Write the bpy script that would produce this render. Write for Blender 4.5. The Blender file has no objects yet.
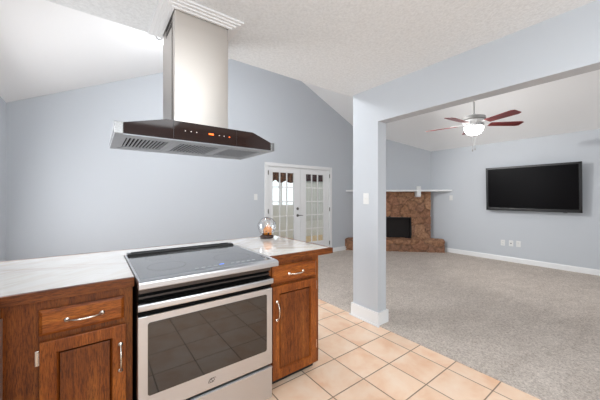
import bpy, bmesh, math, random
from mathutils import Vector, Matrix, noise
random.seed(7)
PI = math.pi
SC = bpy.context.scene
COL = SC.collection

# ------------------------------------------------------------------ camera
FPX, HORIZON, EYE = 275.0, 197.0, 1.31
cam_data = bpy.data.cameras.new('camera')
cam_data.sensor_fit = 'HORIZONTAL'
cam_data.sensor_width = 36.0
cam_data.lens = 36.0 * FPX / 600.0
cam_data.shift_y = -(200.0 - HORIZON) / 600.0
cam_data.clip_start = 0.02
cam = bpy.data.objects.new('camera', cam_data)
COL.objects.link(cam)
cam.location = (0, 0, EYE)
cam.rotation_euler = (PI / 2, 0, math.radians(53.2 - 90.0))
SC.camera = cam

# ------------------------------------------------------------------ world, lights, exposure
w = bpy.data.worlds.new('world')
SC.world = w
w.use_nodes = True
bg = w.node_tree.nodes['Background']
bg.inputs['Color'].default_value = (0.86, 0.93, 1.0, 1)
bg.inputs['Strength'].default_value = 1.5


def area(name, loc, target, sx, sy, power, color=(1, 1, 1)):
    l = bpy.data.lights.new(name, 'AREA')
    l.shape = 'RECTANGLE'
    l.size, l.size_y, l.energy, l.color = sx, sy, power, color
    o = bpy.data.objects.new(name, l)
    COL.objects.link(o)
    o.location = loc
    d = Vector(target) - Vector(loc)
    o.rotation_euler = d.to_track_quat('-Z', 'Y').to_euler()
    return o


def point(name, loc, power, radius=0.1, color=(1, 1, 1)):
    l = bpy.data.lights.new(name, 'POINT')
    l.energy, l.shadow_soft_size, l.color = power, radius, color
    o = bpy.data.objects.new(name, l)
    COL.objects.link(o)
    o.location = loc
    return o


area('kitchen_fill', (0.66, -0.22, 2.37), (0.66, -0.219, 0), 0.60, 2.35, 20, (0.91, 0.965, 1.0))  # unseen overhead panel, added and sized for its reflection on the chimney
area('kitchen_back_fill', (0.9, -1.62, 1.5), (0.9, 2, 1.2), 2.2, 1.4, 27, (0.91, 0.965, 1.0))  # added fill from behind the camera, this wall has no window
area('kitchen_side_fill', (-0.80, -0.75, 1.55), (2, -0.4, 1.4), 1.5, 1.2, 52, (0.91, 0.965, 1.0))  # unseen fill added to brighten the kitchen side of post and header
area('living_window_light', (5.0, -2.45, 1.4), (4.8, 2, 1.3), 2.6, 1.6, 9, (0.97, 0.985, 1.0))
area('living_fill', (4.7, 0.6, 3.15), (4.7, 0.601, 0), 1.6, 2.4, 15, (0.98, 0.985, 1.0))  # added overhead ambient fill for the living room, without a fixture
spot = bpy.data.lights.new('tv_shadow_spot', 'SPOT')  # unseen spot added behind the post to cast the television's shadow
spot.energy, spot.shadow_soft_size, spot.spot_size, spot.spot_blend = 155, 0.04, math.radians(95), 0.8
spot.color = (1.0, 0.99, 0.975)
so = bpy.data.objects.new('tv_shadow_spot', spot)
COL.objects.link(so)
so.location = (3.40, 2.95, 2.45)
so.rotation_euler = (Vector((6.7, 0.7, 1.2)) - so.location).to_track_quat('-Z', 'Y').to_euler()
area('dining_side_fill', (-0.78, 3.2, 1.3), (2, 3.2, 1.0), 1.2, 1.3, 34, (0.98, 0.985, 1.0))  # added side fill for post and back wall, no window on the left
point('dining_fill', (1.3, 3.0, 2.95), 50, 0.15, (0.93, 0.965, 1.0))  # unseen fill added to brighten the vault, hidden by the kitchen ceiling
area('sunroom_fill', (5.0, 6.2, 2.28), (5.0, 6.2001, 0), 2.6, 1.6, 22, (1.0, 0.99, 0.96))  # added fill that lights the sunroom, no lamp hangs there

vs = SC.view_settings
vs.view_transform = 'Standard'
vs.look = 'None'
vs.exposure = 0.25
vs.gamma = 1.0
vs.use_curve_mapping = False


# ------------------------------------------------------------------ materials
def srgb(r, g, b):
    f = lambda c: c / 12.92 if c <= 0.04045 else ((c + 0.055) / 1.055) ** 2.4
    return (f(r / 255), f(g / 255), f(b / 255), 1)


class Mat:
    """small node helper around a Principled material"""

    def __init__(self, name, color=(0.8, 0.8, 0.8, 1), rough=0.5, metal=0.0, spec=0.5, coat=0.0):
        self.m = bpy.data.materials.new(name)
        self.m.use_nodes = True
        self.nt = self.m.node_tree
        self.p = self.nt.nodes['Principled BSDF']
        self.p.inputs['Base Color'].default_value = color
        self.p.inputs['Roughness'].default_value = rough
        self.p.inputs['Metallic'].default_value = metal
        self.p.inputs['Specular IOR Level'].default_value = spec
        self.p.inputs['Coat Weight'].default_value = coat
        self.tc = self.nt.nodes.new('ShaderNodeTexCoord')

    def n(self, kind, **kw):
        nd = self.nt.nodes.new(kind)
        for k, v in kw.items():
            if k in nd.inputs:
                nd.inputs[k].default_value = v
            else:
                setattr(nd, k, v)
        return nd

    def link(self, a, b):
        self.nt.links.new(a, b)

    def mapping(self, scale=(1, 1, 1), rot=(0, 0, 0), loc=(0, 0, 0)):
        mp = self.n('ShaderNodeMapping')
        mp.inputs['Scale'].default_value = scale
        mp.inputs['Rotation'].default_value = rot
        mp.inputs['Location'].default_value = loc
        self.link(self.tc.outputs['Object'], mp.inputs['Vector'])
        return mp.outputs['Vector']

    def streaks(self, scale, deg):
        mp = self.n('ShaderNodeMapping', vector_type='TEXTURE')
        mp.inputs['Scale'].default_value = tuple(1 / c for c in scale)
        mp.inputs['Rotation'].default_value = (0, 0, math.radians(deg))
        self.link(self.tc.outputs['Object'], mp.inputs['Vector'])
        return mp.outputs['Vector']

    def noise(self, vec, scale, detail=3, rough=0.5, dist=0.0):
        nd = self.n('ShaderNodeTexNoise')
        nd.inputs['Scale'].default_value = scale
        nd.inputs['Detail'].default_value = detail
        nd.inputs['Roughness'].default_value = rough
        nd.inputs['Distortion'].default_value = dist
        self.link(vec, nd.inputs['Vector'])
        return nd.outputs['Fac']

    def ramp(self, fac, stops):
        r = self.n('ShaderNodeValToRGB')
        el = r.color_ramp.elements
        el[0].position, el[0].color = stops[0]
        el[1].position, el[1].color = stops[1]
        for pos, c in stops[2:]:
            e = el.new(pos)
            e.color = c
        self.link(fac, r.inputs['Fac'])
        return r.outputs['Color']

    def mix(self, fac, a, b, mode='MIX'):
        mx = self.n('ShaderNodeMix', data_type='RGBA', blend_type=mode)
        for sock, v in ((mx.inputs[0], fac), (mx.inputs[6], a), (mx.inputs[7], b)):
            if hasattr(v, 'links'):
                self.link(v, sock)
            else:
                sock.default_value = v
        return mx.outputs[2]

    def base(self, sock):
        self.link(sock, self.p.inputs['Base Color'])

    def bump(self, h, strength=0.3, dist=0.002):
        b = self.n('ShaderNodeBump')
        b.inputs['Strength'].default_value = strength
        b.inputs['Distance'].default_value = dist
        self.link(h, b.inputs['Height'])
        self.link(b.outputs['Normal'], self.p.inputs['Normal'])


def paint(name, col, rough=0.55, tex=60, strength=0.15, dist=0.002):
    M = Mat(name, col, rough, spec=0.3)
    M.bump(M.noise(M.mapping(), tex, 3), strength, dist)
    return M.m


wall_paint = paint('wall_paint', srgb(188, 192, 197), 0.55, 45, 0.12, 0.0015)
trim_white = paint('trim_white', srgb(226, 226, 226), 0.35, 20, 0.03)
plastic_white = paint('plastic_white', srgb(218, 218, 216), 0.35, 20, 0.02)
vault_paint = paint('vault_paint', srgb(240, 240, 240), 0.7, 55, 0.35, 0.004)
M = Mat('textured_ceiling', srgb(216, 211, 204), 0.8, spec=0.2)
vv = M.mapping()
nz = M.noise(vv, 55, 5, 0.65, 0.4)
M.base(M.ramp(nz, [(0.3, srgb(214, 216, 217)), (0.65, srgb(230, 232, 233))]))
M.bump(nz, 0.5, 0.006)
ceiling_texture = M.m


def wood(name, vertical=True, dark=1.0, axis=None):
    M = Mat(name, rough=0.40, spec=0.3, coat=0.05)
    M.p.inputs['Coat Roughness'].default_value = 0.18
    # grain runs along z (vertical) or x (horizontal)
    sc = (9, 9, 0.7) if vertical else (0.7, 9, 9)
    v = M.mapping(sc)
    big = M.noise(v, 2.2, 4, 0.6, 1.0)
    fine = M.noise(M.mapping(tuple(s * 5 for s in sc)), 7.0, 5, 0.75, 0.3)
    patch = M.noise(M.mapping((2, 2, 2)), 1.3, 2)
    d = dark
    c1 = M.ramp(big, [(0.30, srgb(124 * d, 60 * d, 16 * d)), (0.52, srgb(166 * d, 88 * d, 28 * d)), (0.72, srgb(192 * d, 112 * d, 42 * d))])
    c2 = M.ramp(fine, [(0.40, (0.18, 0.12, 0.08, 1)), (0.55, (1.05, 1.05, 1.05, 1))])
    c3 = M.mix(0.75, c1, c2, 'MULTIPLY')
    c4 = M.ramp(patch, [(0.3, (0.72, 0.66, 0.62, 1)), (0.65, (1.08, 1.04, 1.0, 1))])
    M.base(M.mix(0.8, c3, c4, 'MULTIPLY'))
    M.bump(fine, 0.12, 0.001)
    return M.m


wood_v = wood('oak_vertical', True, 0.86)
wood_h = wood('oak_horizontal', False, 0.86)
wood_panel = wood('oak_panel', True, 0.76)
wood_edge = wood('oak_counter_edge', False, 0.70)
wood_frame = wood('oak_face_frame', True, 0.74)

# laminate worktop, pale with diagonal veining
M = Mat('pale_veined_laminate', rough=0.10, spec=0.6, coat=1.0)
M.p.inputs['Coat Roughness'].default_value = 0.02
M.p.inputs['Coat IOR'].default_value = 1.7
v1 = M.noise(M.streaks((0.9, 7, 1), 38), 1.5, 4, 0.6, 0.6)
v2 = M.noise(M.streaks((0.8, 8, 1), -24), 1.4, 4, 0.6, 0.5)
a_ = M.ramp(v1, [(0.40, srgb(246, 238, 229)), (0.52, srgb(253, 251, 248)), (0.64, srgb(248, 240, 232))])
b_ = M.ramp(v2, [(0.38, srgb(222, 206, 192)), (0.46, srgb(255, 253, 250))])
M.base(M.mix(0.45, a_, b_, 'MULTIPLY'))
laminate = M.m

# brushed stainless
def steel(name, col, rough, axis):
    M = Mat(name, col, rough, 1.0)
    s = [3, 3, 3]
    for i in range(3):
        if i != axis:
            s[i] = 160
    nz = M.noise(M.mapping(tuple(s)), 2.0, 3, 0.6)
    if 'chimney' in name:
        M.p.inputs['Anisotropic'].default_value = 0.95
        M.p.inputs['Anisotropic Rotation'].default_value = 0.25
    else:
        M.bump(nz, 0.05, 0.0006)
    mr = M.n('ShaderNodeMapRange')
    mr.inputs['To Min'].default_value = rough * 0.85
    mr.inputs['To Max'].default_value = rough * 1.2
    M.link(nz, mr.inputs['Value'])
    M.link(mr.outputs['Result'], M.p.inputs['Roughness'])
    return M.m


steel_h = steel('stainless_brushed', srgb(196, 197, 200), 0.36, 0)
steel_v = steel('stainless_chimney', srgb(194, 188, 182), 0.34, 0)
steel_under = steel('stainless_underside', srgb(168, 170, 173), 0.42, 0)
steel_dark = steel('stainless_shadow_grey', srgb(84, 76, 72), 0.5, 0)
chrome = Mat('chrome', srgb(150, 149, 148), 0.22, 1.0).m
nickel = Mat('satin_nickel', srgb(222, 212, 200), 0.24, 1.0).m
bronze = Mat('grey_metal', srgb(120, 118, 114), 0.35, 1.0).m
fan_grey = Mat('pewter_metal', srgb(150, 149, 147), 0.45, 0.5).m
black_plastic = Mat('black_plastic', srgb(16, 15, 15), 0.35).m
black_matte = Mat('black_void', srgb(9, 8, 8), 0.8, spec=0.1).m
firebox_dark = paint('dark_firebox', srgb(38, 34, 33), 0.9, 30, 0.4)  # even dark tone for the firebox lining
black_glass = Mat('black_ceramic_glass', srgb(24, 26, 29), 0.12, spec=1.0, coat=1.0).m
oven_glass = Mat('smoked_oven_glass', srgb(26, 22, 20), 0.035, spec=0.85).m
brown_glass = Mat('smoked_brown_glass', srgb(38, 22, 17), 0.06, spec=0.4).m
tv_screen = Mat('tv_screen', srgb(11, 10, 12), 0.30, spec=0.06).m
tv_bezel = Mat('tv_bezel', srgb(20, 21, 23), 0.3).m
logo_grey = Mat('logo_grey', srgb(92, 86, 82), 0.35, 0.6).m
mark_grey = Mat('marking_grey', srgb(190, 195, 200), 0.5).m
cherry = Mat('cherry_fan_blade', srgb(118, 34, 30), 0.28, spec=0.5)
cherry.base(cherry.ramp(cherry.noise(cherry.mapping((30, 3, 3)), 2.0, 3), [(0.3, srgb(104, 28, 26)), (0.7, srgb(146, 48, 42))]))
cherry = cherry.m
orange_toy = paint('orange_house_paint', srgb(226, 136, 24), 0.5, 60, 0.3)
brown_toy = paint('dark_brown_resin', srgb(58, 40, 34), 0.45, 60, 0.3)
snow_white = paint('toy_snow', srgb(240, 240, 240), 0.6, 60, 0.3)
rust_cloth = Mat('brown_valance_cloth', srgb(120, 74, 44), 0.9, spec=0.1)
rust_cloth.base(rust_cloth.ramp(rust_cloth.noise(rust_cloth.mapping((1, 1, 1)), 14, 4), [(0.35, srgb(48, 30, 22)), (0.62, srgb(104, 68, 44))]))
rust_cloth = rust_cloth.m
maroon_cloth = Mat('maroon_valance_cloth', srgb(62, 26, 26), 0.9, spec=0.1)
maroon_cloth.base(maroon_cloth.ramp(maroon_cloth.noise(maroon_cloth.mapping((1, 1, 1)), 16, 4), [(0.35, srgb(30, 12, 14)), (0.62, srgb(56, 24, 24))]))
maroon_cloth = maroon_cloth.m
shade_cloth = paint('sage_shade_cloth', srgb(206, 208, 206), 0.8, 50, 0.1)
sun_wall = paint('sunroom_wall_paint', srgb(224, 226, 224), 0.6, 40, 0.1)
tan_floor = paint('sunroom_tan_floor', srgb(205, 178, 140), 0.5, 12, 0.1)


def emit(name, col, strength):
    m = bpy.data.materials.new(name)
    m.use_nodes = True
    p = m.node_tree.nodes['Principled BSDF']
    p.inputs['Base Color'].default_value = col
    p.inputs['Emission Color'].default_value = col
    p.inputs['Emission Strength'].default_value = strength
    return m


lamp_glass = emit('frosted_lamp_bowl', (1, 0.98, 0.95, 1), 9.0)
led_orange = emit('orange_led', srgb(255, 110, 30), 1.3)
led_blue = emit('blue_led', srgb(90, 140, 255), 1.0)
led_white = emit('white_led', srgb(220, 220, 220), 0.5)


def clear_glass(name, tint, gloss_min=0.05, gloss_max=0.8):
    m = bpy.data.materials.new(name)
    m.use_nodes = True
    nt = m.node_tree
    nt.nodes.remove(nt.nodes['Principled BSDF'])
    out = nt.nodes['Material Output']
    t = nt.nodes.new('ShaderNodeBsdfTransparent')
    t.inputs['Color'].default_value = tint
    g = nt.nodes.new('ShaderNodeBsdfGlossy')
    g.inputs['Roughness'].default_value = 0.02
    lw = nt.nodes.new('ShaderNodeLayerWeight')
    lw.inputs['Blend'].default_value = 0.25
    mr = nt.nodes.new('ShaderNodeMapRange')
    mr.inputs['To Min'].default_value = gloss_min
    mr.inputs['To Max'].default_value = gloss_max
    nt.links.new(lw.outputs['Fresnel'], mr.inputs['Value'])
    mx = nt.nodes.new('ShaderNodeMixShader')
    nt.links.new(mr.outputs['Result'], mx.inputs['Fac'])
    nt.links.new(t.outputs[0], mx.inputs[1])
    nt.links.new(g.outputs[0], mx.inputs[2])
    nt.links.new(mx.outputs[0], out.inputs['Surface'])
    return m


pane_glass = clear_glass('window_glass', (0.97, 0.98, 0.97, 1), 0.03, 0.5)
globe_glass = clear_glass('globe_glass', (0.97, 0.98, 0.99, 1), 0.18, 0.75)

# ceramic floor tile: 0.302 m grid, grout as part of the surface
M = Mat('peach_ceramic_tile', rough=0.34, spec=0.45)
GX, GY, TS = 1.554, 1.312, 0.302
mpv = M.mapping((1 / TS, 1 / TS, 1), (0, 0, 0), (-GX / TS, -GY / TS, 0))
sep = M.n('ShaderNodeSeparateXYZ')
M.link(mpv, sep.inputs[0])


def math_node(op, a, b=None, c=None):
    nd = M.n('ShaderNodeMath', operation=op)
    for i, v in enumerate((a, b, c)):
        if v is None:
            continue
        if hasattr(v, 'links'):
            M.link(v, nd.inputs[i])
        else:
            nd.inputs[i].default_value = v
    return nd.outputs[0]


ex = math_node('PINGPONG', sep.outputs['X'], 0.5)
ey = math_node('PINGPONG', sep.outputs['Y'], 0.5)
edge = math_node('MINIMUM', ex, ey)
grout = M.n('ShaderNodeMapRange')
grout.inputs['From Min'].default_value = 0.009
grout.inputs['From Max'].default_value = 0.016
M.link(edge, grout.inputs['Value'])
cid = M.n('ShaderNodeTexWhiteNoise', noise_dimensions='2D')
fl = M.n('ShaderNodeVectorMath', operation='FLOOR')
M.link(mpv, fl.inputs[0])
M.link(fl.outputs[0], cid.inputs['Vector'])
off = M.n('ShaderNodeVectorMath', operation='SCALE')
off.inputs['Scale'].default_value = 3.0
M.link(cid.outputs['Color'], off.inputs[0])
add = M.n('ShaderNodeVectorMath', operation='ADD')
M.link(mpv, add.inputs[0])
M.link(off.outputs[0], add.inputs[1])
cl = M.noise(add.outputs[0], 1.5, 4, 0.55, 0.3)
tcol = M.ramp(cl, [(0.32, srgb(232, 188, 154)), (0.50, srgb(239, 206, 178)), (0.70, srgb(243, 218, 195))])
tv = M.ramp(cid.outputs['Value'], [(0.0, (0.94, 0.93, 0.92, 1)), (1.0, (1, 1, 1, 1))])
tcol = M.mix(1.0, tcol, tv, 'MULTIPLY')
M.base(M.mix(grout.outputs[0], srgb(136, 112, 92), tcol))
M.bump(grout.outputs[0], 0.5, 0.002)
tile_mat = M.m

# carpet
M = Mat('taupe_carpet', rough=0.95, spec=0.1)
cv = M.mapping()
f1 = M.noise(cv, 70, 5, 0.8)
f2 = M.noise(M.mapping((1, 1.8, 1)), 2.6, 6, 0.68, 0.9)
c1 = M.ramp(f1, [(0.30, srgb(146, 135, 126)), (0.70, srgb(232, 221, 211))])
c2 = M.ramp(f2, [(0.35, (0.88, 0.87, 0.86, 1)), (0.65, (1.03, 1.03, 1.03, 1))])
M.base(M.mix(1.0, c1, c2, 'MULTIPLY'))
M.bump(f1, 0.8, 0.006)
carpet_mat = M.m

# field stone: colour of each stone comes with the mesh, mottled by noise
M = Mat('brown_field_stone', rough=0.75, spec=0.25)
at = M.n('ShaderNodeAttribute', attribute_name='stone')
sv = M.mapping()
s1 = M.noise(sv, 16, 5, 0.65, 0.5)
c2 = M.ramp(s1, [(0.34, (0.58, 0.53, 0.50, 1)), (0.62, (1.18, 1.16, 1.15, 1))])
M.base(M.mix(1.0, at.outputs['Color'], c2, 'MULTIPLY'))
M.bump(M.noise(sv, 40, 5, 0.7), 0.6, 0.008)
stone_mat = M.m


# ------------------------------------------------------------------ mesh helpers
class MB:
    """collects shapes in world coordinates and links them as ONE mesh object"""

    def __init__(self):
        self.bm = bmesh.new()

    def box(self, x0, x1, y0, y1, z0, z1, bevel=0.0, seg=2, rot=None, about=None):
        r = bmesh.ops.create_cube(self.bm, size=1.0)
        vs_ = r['verts']
        bmesh.ops.scale(self.bm, vec=(abs(x1 - x0), abs(y1 - y0), abs(z1 - z0)), verts=vs_)
        bmesh.ops.translate(self.bm, vec=((x0 + x1) / 2, (y0 + y1) / 2, (z0 + z1) / 2), verts=vs_)
        if bevel:
            es = list({e for v in vs_ for e in v.link_edges})
            rr = bmesh.ops.bevel(self.bm, geom=es, offset=bevel, segments=seg, profile=0.6, affect='EDGES')
            vs_ = list({v for f in rr['faces'] for v in f.verts} | {v for v in vs_ if v.is_valid})
            seen = set(vs_)
            stack = list(vs_)
            while stack:
                q = stack.pop()
                for e in q.link_edges:
                    o = e.other_vert(q)
                    if o not in seen:
                        seen.add(o)
                        stack.append(o)
            vs_ = list(seen)
        if rot is not None:
            bmesh.ops.rotate(self.bm, cent=about, matrix=rot, verts=vs_)
        return vs_

    def prism(self, pts, ax, a0, a1):
        """extrude a 2D polygon along axis ax (0:x, 1:y, 2:z)"""
        def mk(p, a):
            if ax == 0:
                return (a, p[0], p[1])
            if ax == 1:
                return (p[0], a, p[1])
            return (p[0], p[1], a)
        v0 = [self.bm.verts.new(mk(p, a0)) for p in pts]
        v1 = [self.bm.verts.new(mk(p, a1)) for p in pts]
        n = len(pts)
        self.bm.faces.new(v0[::-1])
        self.bm.faces.new(v1)
        for i in range(n):
            self.bm.faces.new((v0[i], v0[(i + 1) % n], v1[(i + 1) % n], v1[i]))
        return v0 + v1

    def tube(self, pts, rad, seg=10, cap=True):
        pts = [Vector(p) for p in pts]
        rads = rad if isinstance(rad, (list, tuple)) else [rad] * len(pts)
        rings = []
        up = Vector((0, 0, 1))
        for i, p in enumerate(pts):
            d = (pts[min(i + 1, len(pts) - 1)] - pts[max(i - 1, 0)]).normalized()
            a = d.cross(up)
            if a.length < 1e-3:
                a = d.cross(Vector((1, 0, 0)))
            a.normalize()
            b = d.cross(a).normalized()
            rings.append([self.bm.verts.new(p + (a * math.cos(t) + b * math.sin(t)) * rads[i])
                          for t in (2 * PI * k / seg for k in range(seg))])
        for r0, r1 in zip(rings, rings[1:]):
            for k in range(seg):
                self.bm.faces.new((r0[k], r0[(k + 1) % seg], r1[(k + 1) % seg], r1[k]))
        if cap:
            self.bm.faces.new(rings[0][::-1])
            self.bm.faces.new(rings[-1])

    def lathe(self, prof, c, seg=32, axis=None):
        """revolve (r, h) profile around z through c (or rotate by axis quaternion)"""
        c = Vector(c)
        rings = []
        for r, h in prof:
            if r < 1e-6:
                p = Vector((0, 0, h))
                rings.append([self.bm.verts.new(c + (axis @ p if axis else p))])
            else:
                ring = []
                for k in range(seg):
                    t = 2 * PI * k / seg
                    p = Vector((r * math.cos(t), r * math.sin(t), h))
                    ring.append(self.bm.verts.new(c + (axis @ p if axis else p)))
                rings.append(ring)
        for r0, r1 in zip(rings, rings[1:]):
            if len(r0) == 1 and len(r1) == 1:
                continue
            for k in range(seg):
                k2 = (k + 1) % seg
                if len(r0) == 1:
                    self.bm.faces.new((r0[0], r1[k2], r1[k]))
                elif len(r1) == 1:
                    self.bm.faces.new((r0[k], r0[k2], r1[0]))
                else:
                    self.bm.faces.new((r0[k], r0[k2], r1[k2], r1[k]))

    def build(self, name, mat, parent=None, smooth=False, origin=None, keep_normals=False):
        if not keep_normals:
            bmesh.ops.recalc_face_normals(self.bm, faces=self.bm.faces)
        if parent is not None:
            o_ = world_origin(parent)
            base = o_
        else:
            base = Vector(origin) if origin else Vector((0, 0, 0))
        bmesh.ops.translate(self.bm, vec=-base, verts=self.bm.verts)
        me = bpy.data.meshes.new(name)
        self.bm.to_mesh(me)
        self.bm.free()
        if smooth:
            for p in me.polygons:
                p.use_smooth = True
            me.set_sharp_from_angle(angle=math.radians(40))
        me.materials.append(mat)
        ob = bpy.data.objects.new(name, me)
        COL.objects.link(ob)
        if parent is not None:
            ob.parent = parent
        else:
            ob.location = base
        return ob


ORIG = {}


def world_origin(o):
    v = Vector((0, 0, 0))
    while o is not None:
        v += o.location
        o = o.parent
    return v


def thing(name, label, cat, loc=(0, 0, 0), group=None):
    o = bpy.data.objects.new(name, None)
    COL.objects.link(o)
    o.location = loc
    o.empty_display_size = 0.1
    o['label'] = label
    o['category'] = cat
    if group:
        o['group'] = group
    return o


def tag(o, label, cat, group=None):
    o['label'] = label
    o['category'] = cat
    if group:
        o['group'] = group
    return o


def struct(o):
    o['kind'] = 'structure'
    return o


def copy_tree(o, parent=None):
    c = o.copy()
    COL.objects.link(c)
    if parent is not None:
        c.parent = parent
    for ch in list(o.children):
        copy_tree(ch, c)
    return c


# ------------------------------------------------------------------ the setting
XL, XR, YB = -0.845, 6.70, 4.75             # left wall, television wall, back wall
CZ = 2.44                                  # kitchen ceiling / eaves height
RX, RZ = 2.757, 4.19                       # vault ridge
PX0, PX1 = 2.31, 2.443                     # partition faces
CEY = 2.14                                 # edge of the kitchen ceiling
YK, YLV = -1.70, -2.60                     # kitchen back wall, living front wall
vl = lambda x: CZ + (RZ - CZ) * (x - XL) / (RX - XL)
vr = lambda x: CZ + (RZ - CZ) * (XR - x) / (XR - RX)
DX, DY = 5.47, 3.52                        # ends of the diagonal corner wall

b = MB(); b.prism([(XL - .1, YK - .1), (2.31, YK - .1), (2.31, 2.75), (XL - .1, 2.75)], 2, -0.1, 0.0)
struct(b.build('floor', tile_mat))
b = MB(); b.prism([(2.31, YLV - .1), (XR + .1, YLV - .1), (XR + .1, YB + .1), (XL - .1, YB + .1), (XL - .1, 2.75), (2.31, 2.75)], 2, -0.1, 0.008)
struct(b.build('floor.001', carpet_mat))

b = MB(); b.box(XL - .1, XL, YK - .1, YB + .1, 0, CZ + .02)
struct(b.build('wall_left', wall_paint))
b = MB(); b.box(XL, PX1, YK - .1, YK, 0, CZ)
struct(b.build('wall_kitchen', wall_paint))
b = MB(); b.box(PX1, XR + .1, YLV - .1, YLV, 0, RZ + .1)
struct(b.build('wall_front', wall_paint))
b = MB(); b.box(XR, XR + .1, YLV, YB + .1, 0, CZ + .03)
struct(b.build('wall_right', wall_paint))

# back gable wall with the opening for the pair of doors
OX0, OX1, OZ = 2.745, 4.415, 1.94
b = MB()
b.prism([(XL, 0), (OX0, 0), (OX0, OZ), (OX1, OZ), (OX1, 0), (DX + .3, 0), (DX + .3, vr(DX + .3)), (RX, RZ), (XL, CZ)], 1, YB, YB + .10)
struct(b.build('wall_back', wall_paint))
# diagonal wall behind the fireplace
b = MB()
ddx = 0.07
v = b.prism([(DX, YB), (XR, DY), (XR + .02, DY + .1), (DX + .1, YB + .05)], 2, 0, 3.05)
struct(b.build('wall_corner', wall_paint))

# partition with the wide opening, post at its far end
b = MB()
b.prism([(2.10, 0), (2.10, 3.93), (YK, 3.93), (YK, 0), (-1.15, 0), (-1.15, 2.08), (1.764, 2.08), (1.764, 0)], 0, PX0, PX1)
struct(b.build('wall_partition', wall_paint))
b = MB()
b.prism([(XL, CZ + .07), (PX0, CZ + .07), (PX0, vl(PX0)), (XL, CZ + .075)], 1, CEY - .06, CEY - .01)
struct(b.build('wall_soffit', wall_paint))

# ceilings
b = MB(); b.box(XL, PX0, YK, CEY, CZ, CZ + .07)
struct(b.build('ceiling', ceiling_texture))
b = MB()
b.prism([(XL - .1, vl(XL - .1)), (RX, RZ), (RX, RZ + .08), (XL - .1, vl(XL - .1) + .08)], 1, YLV - .1, YB + .1)
struct(b.build('ceiling.001', vault_paint))
b = MB()
b.prism([(XR + .1, vr(XR + .1)), (RX, RZ), (RX, RZ + .08), (XR + .1, vr(XR + .1) + .08)], 1, YLV - .1, YB + .1)
struct(b.build('ceiling.002', vault_paint))


# baseboards
def board(name, p, q, nrm, h=0.105, t=0.014, z0=0.008):
    """board from p to q standing proud of the wall along nrm"""
    bm_ = MB()
    p, q, n_ = Vector(p), Vector(q), Vector(nrm)
    prof = [(0, z0), (t, z0), (t, h * .86), (t * .55, h), (0, h)]
    va = [bm_.bm.verts.new((p.x + n_.x * d, p.y + n_.y * d, z)) for d, z in prof]
    vb = [bm_.bm.verts.new((q.x + n_.x * d, q.y + n_.y * d, z)) for d, z in prof]
    k = len(prof)
    bm_.bm.faces.new(va)
    bm_.bm.faces.new(vb[::-1])
    for i in range(k):
        bm_.bm.faces.new((va[i], vb[i], vb[(i + 1) % k], va[(i + 1) % k]))
    return bm_


struct(board('r', (XR, YLV), (XR, 3.18), (-1, 0)).build('baseboard_right', trim_white))
bb = board('b', (OX1 + .075, YB), (4.98, YB), (0, -1))
struct(bb.build('baseboard_back', trim_white))
struct(board('l', (XL, 2.45), (XL, YB), (1, 0)).build('baseboard_left', trim_white))
# post base wraps three faces
b = MB()
for (x0, x1, y0, y1) in ((PX0 - .018, PX0, 1.746, 2.118), (PX1, PX1 + .018, 1.746, 2.118),
                         (PX0, PX1, 1.746, 1.764), (PX0, PX1, 2.10, 2.118)):
    b.box(x0, x1, y0, y1, 0.0, 0.135)
struct(b.build('baseboard_post', trim_white))
b = MB()
b.box(PX0 - .034, PX0 - .018, 1.73, 2.13, 0, 0.014, 0.004)
struct(b.build('trim_2', trim_white))

# stepped crown collar where the hood chimney meets the kitchen ceiling
HX0, HX1, HY0, HY1 = 0.374, 0.700, 1.72, 2.055
b = MB()
for k, (o, z0, z1) in enumerate(((0.078, 2.428, 2.4405), (0.060, 2.420, 2.430), (0.040, 2.412, 2.424), (0.020, 2.404, 2.416))):
    xa, xb, ya, yb = HX0 - o, HX1 + o, HY0 - o, HY1 + o
    yb = min(yb, CEY - 0.001)
    b.box(xa, xb, ya, HY0 - 0.002, z0, z1, 0.003)
    b.box(xa, xb, HY1 + 0.002, yb, z0, z1, 0.003)
    b.box(xa, HX0 - 0.002, HY0 - .002, HY1 + .002, z0, z1)
    b.box(HX1 + 0.002, xb, HY0 - .002, HY1 + .002, z0, z1)
struct(b.build('trim_1', trim_white))

# ------------------------------------------------------------------ sunroom beyond the glazed doors
SY = 7.2
b = MB(); b.box(1.4, 8.2, YB + .1, SY + .1, -0.1, 0.0)
struct(b.build('floor.002', tan_floor))
b = MB(); b.box(1.4, 8.2, YB + .1, SY + .1, 2.34, 2.42)
struct(b.build('ceiling.003', trim_white))
b = MB()   # sunroom far wall with two window openings
W1, W2, WZ0, WZ1 = (4.15, 5.22), (5.42, 6.75), 1.02, 2.02
b.box(1.4, W1[0], SY, SY + .1, 0, 2.34)
b.box(W1[1], W2[0], SY, SY + .1, 0, 2.34)
b.box(W2[1], 8.2, SY, SY + .1, 0, 2.34)
for (xa, xb), zb in ((W1, WZ0), (W2, 0.55)):
    b.box(xa, xb, SY, SY + .1, 0, zb)
    b.box(xa, xb, SY, SY + .1, WZ1, 2.34)
struct(b.build('wall_sunroom', sun_wall))
b = MB(); b.box(1.4, 1.5, YB + .1, SY, 0, 2.34); b.box(8.1, 8.2, YB + .1, SY, 0, 2.34)
struct(b.build('wall_sunroom_side', sun_wall))
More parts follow.
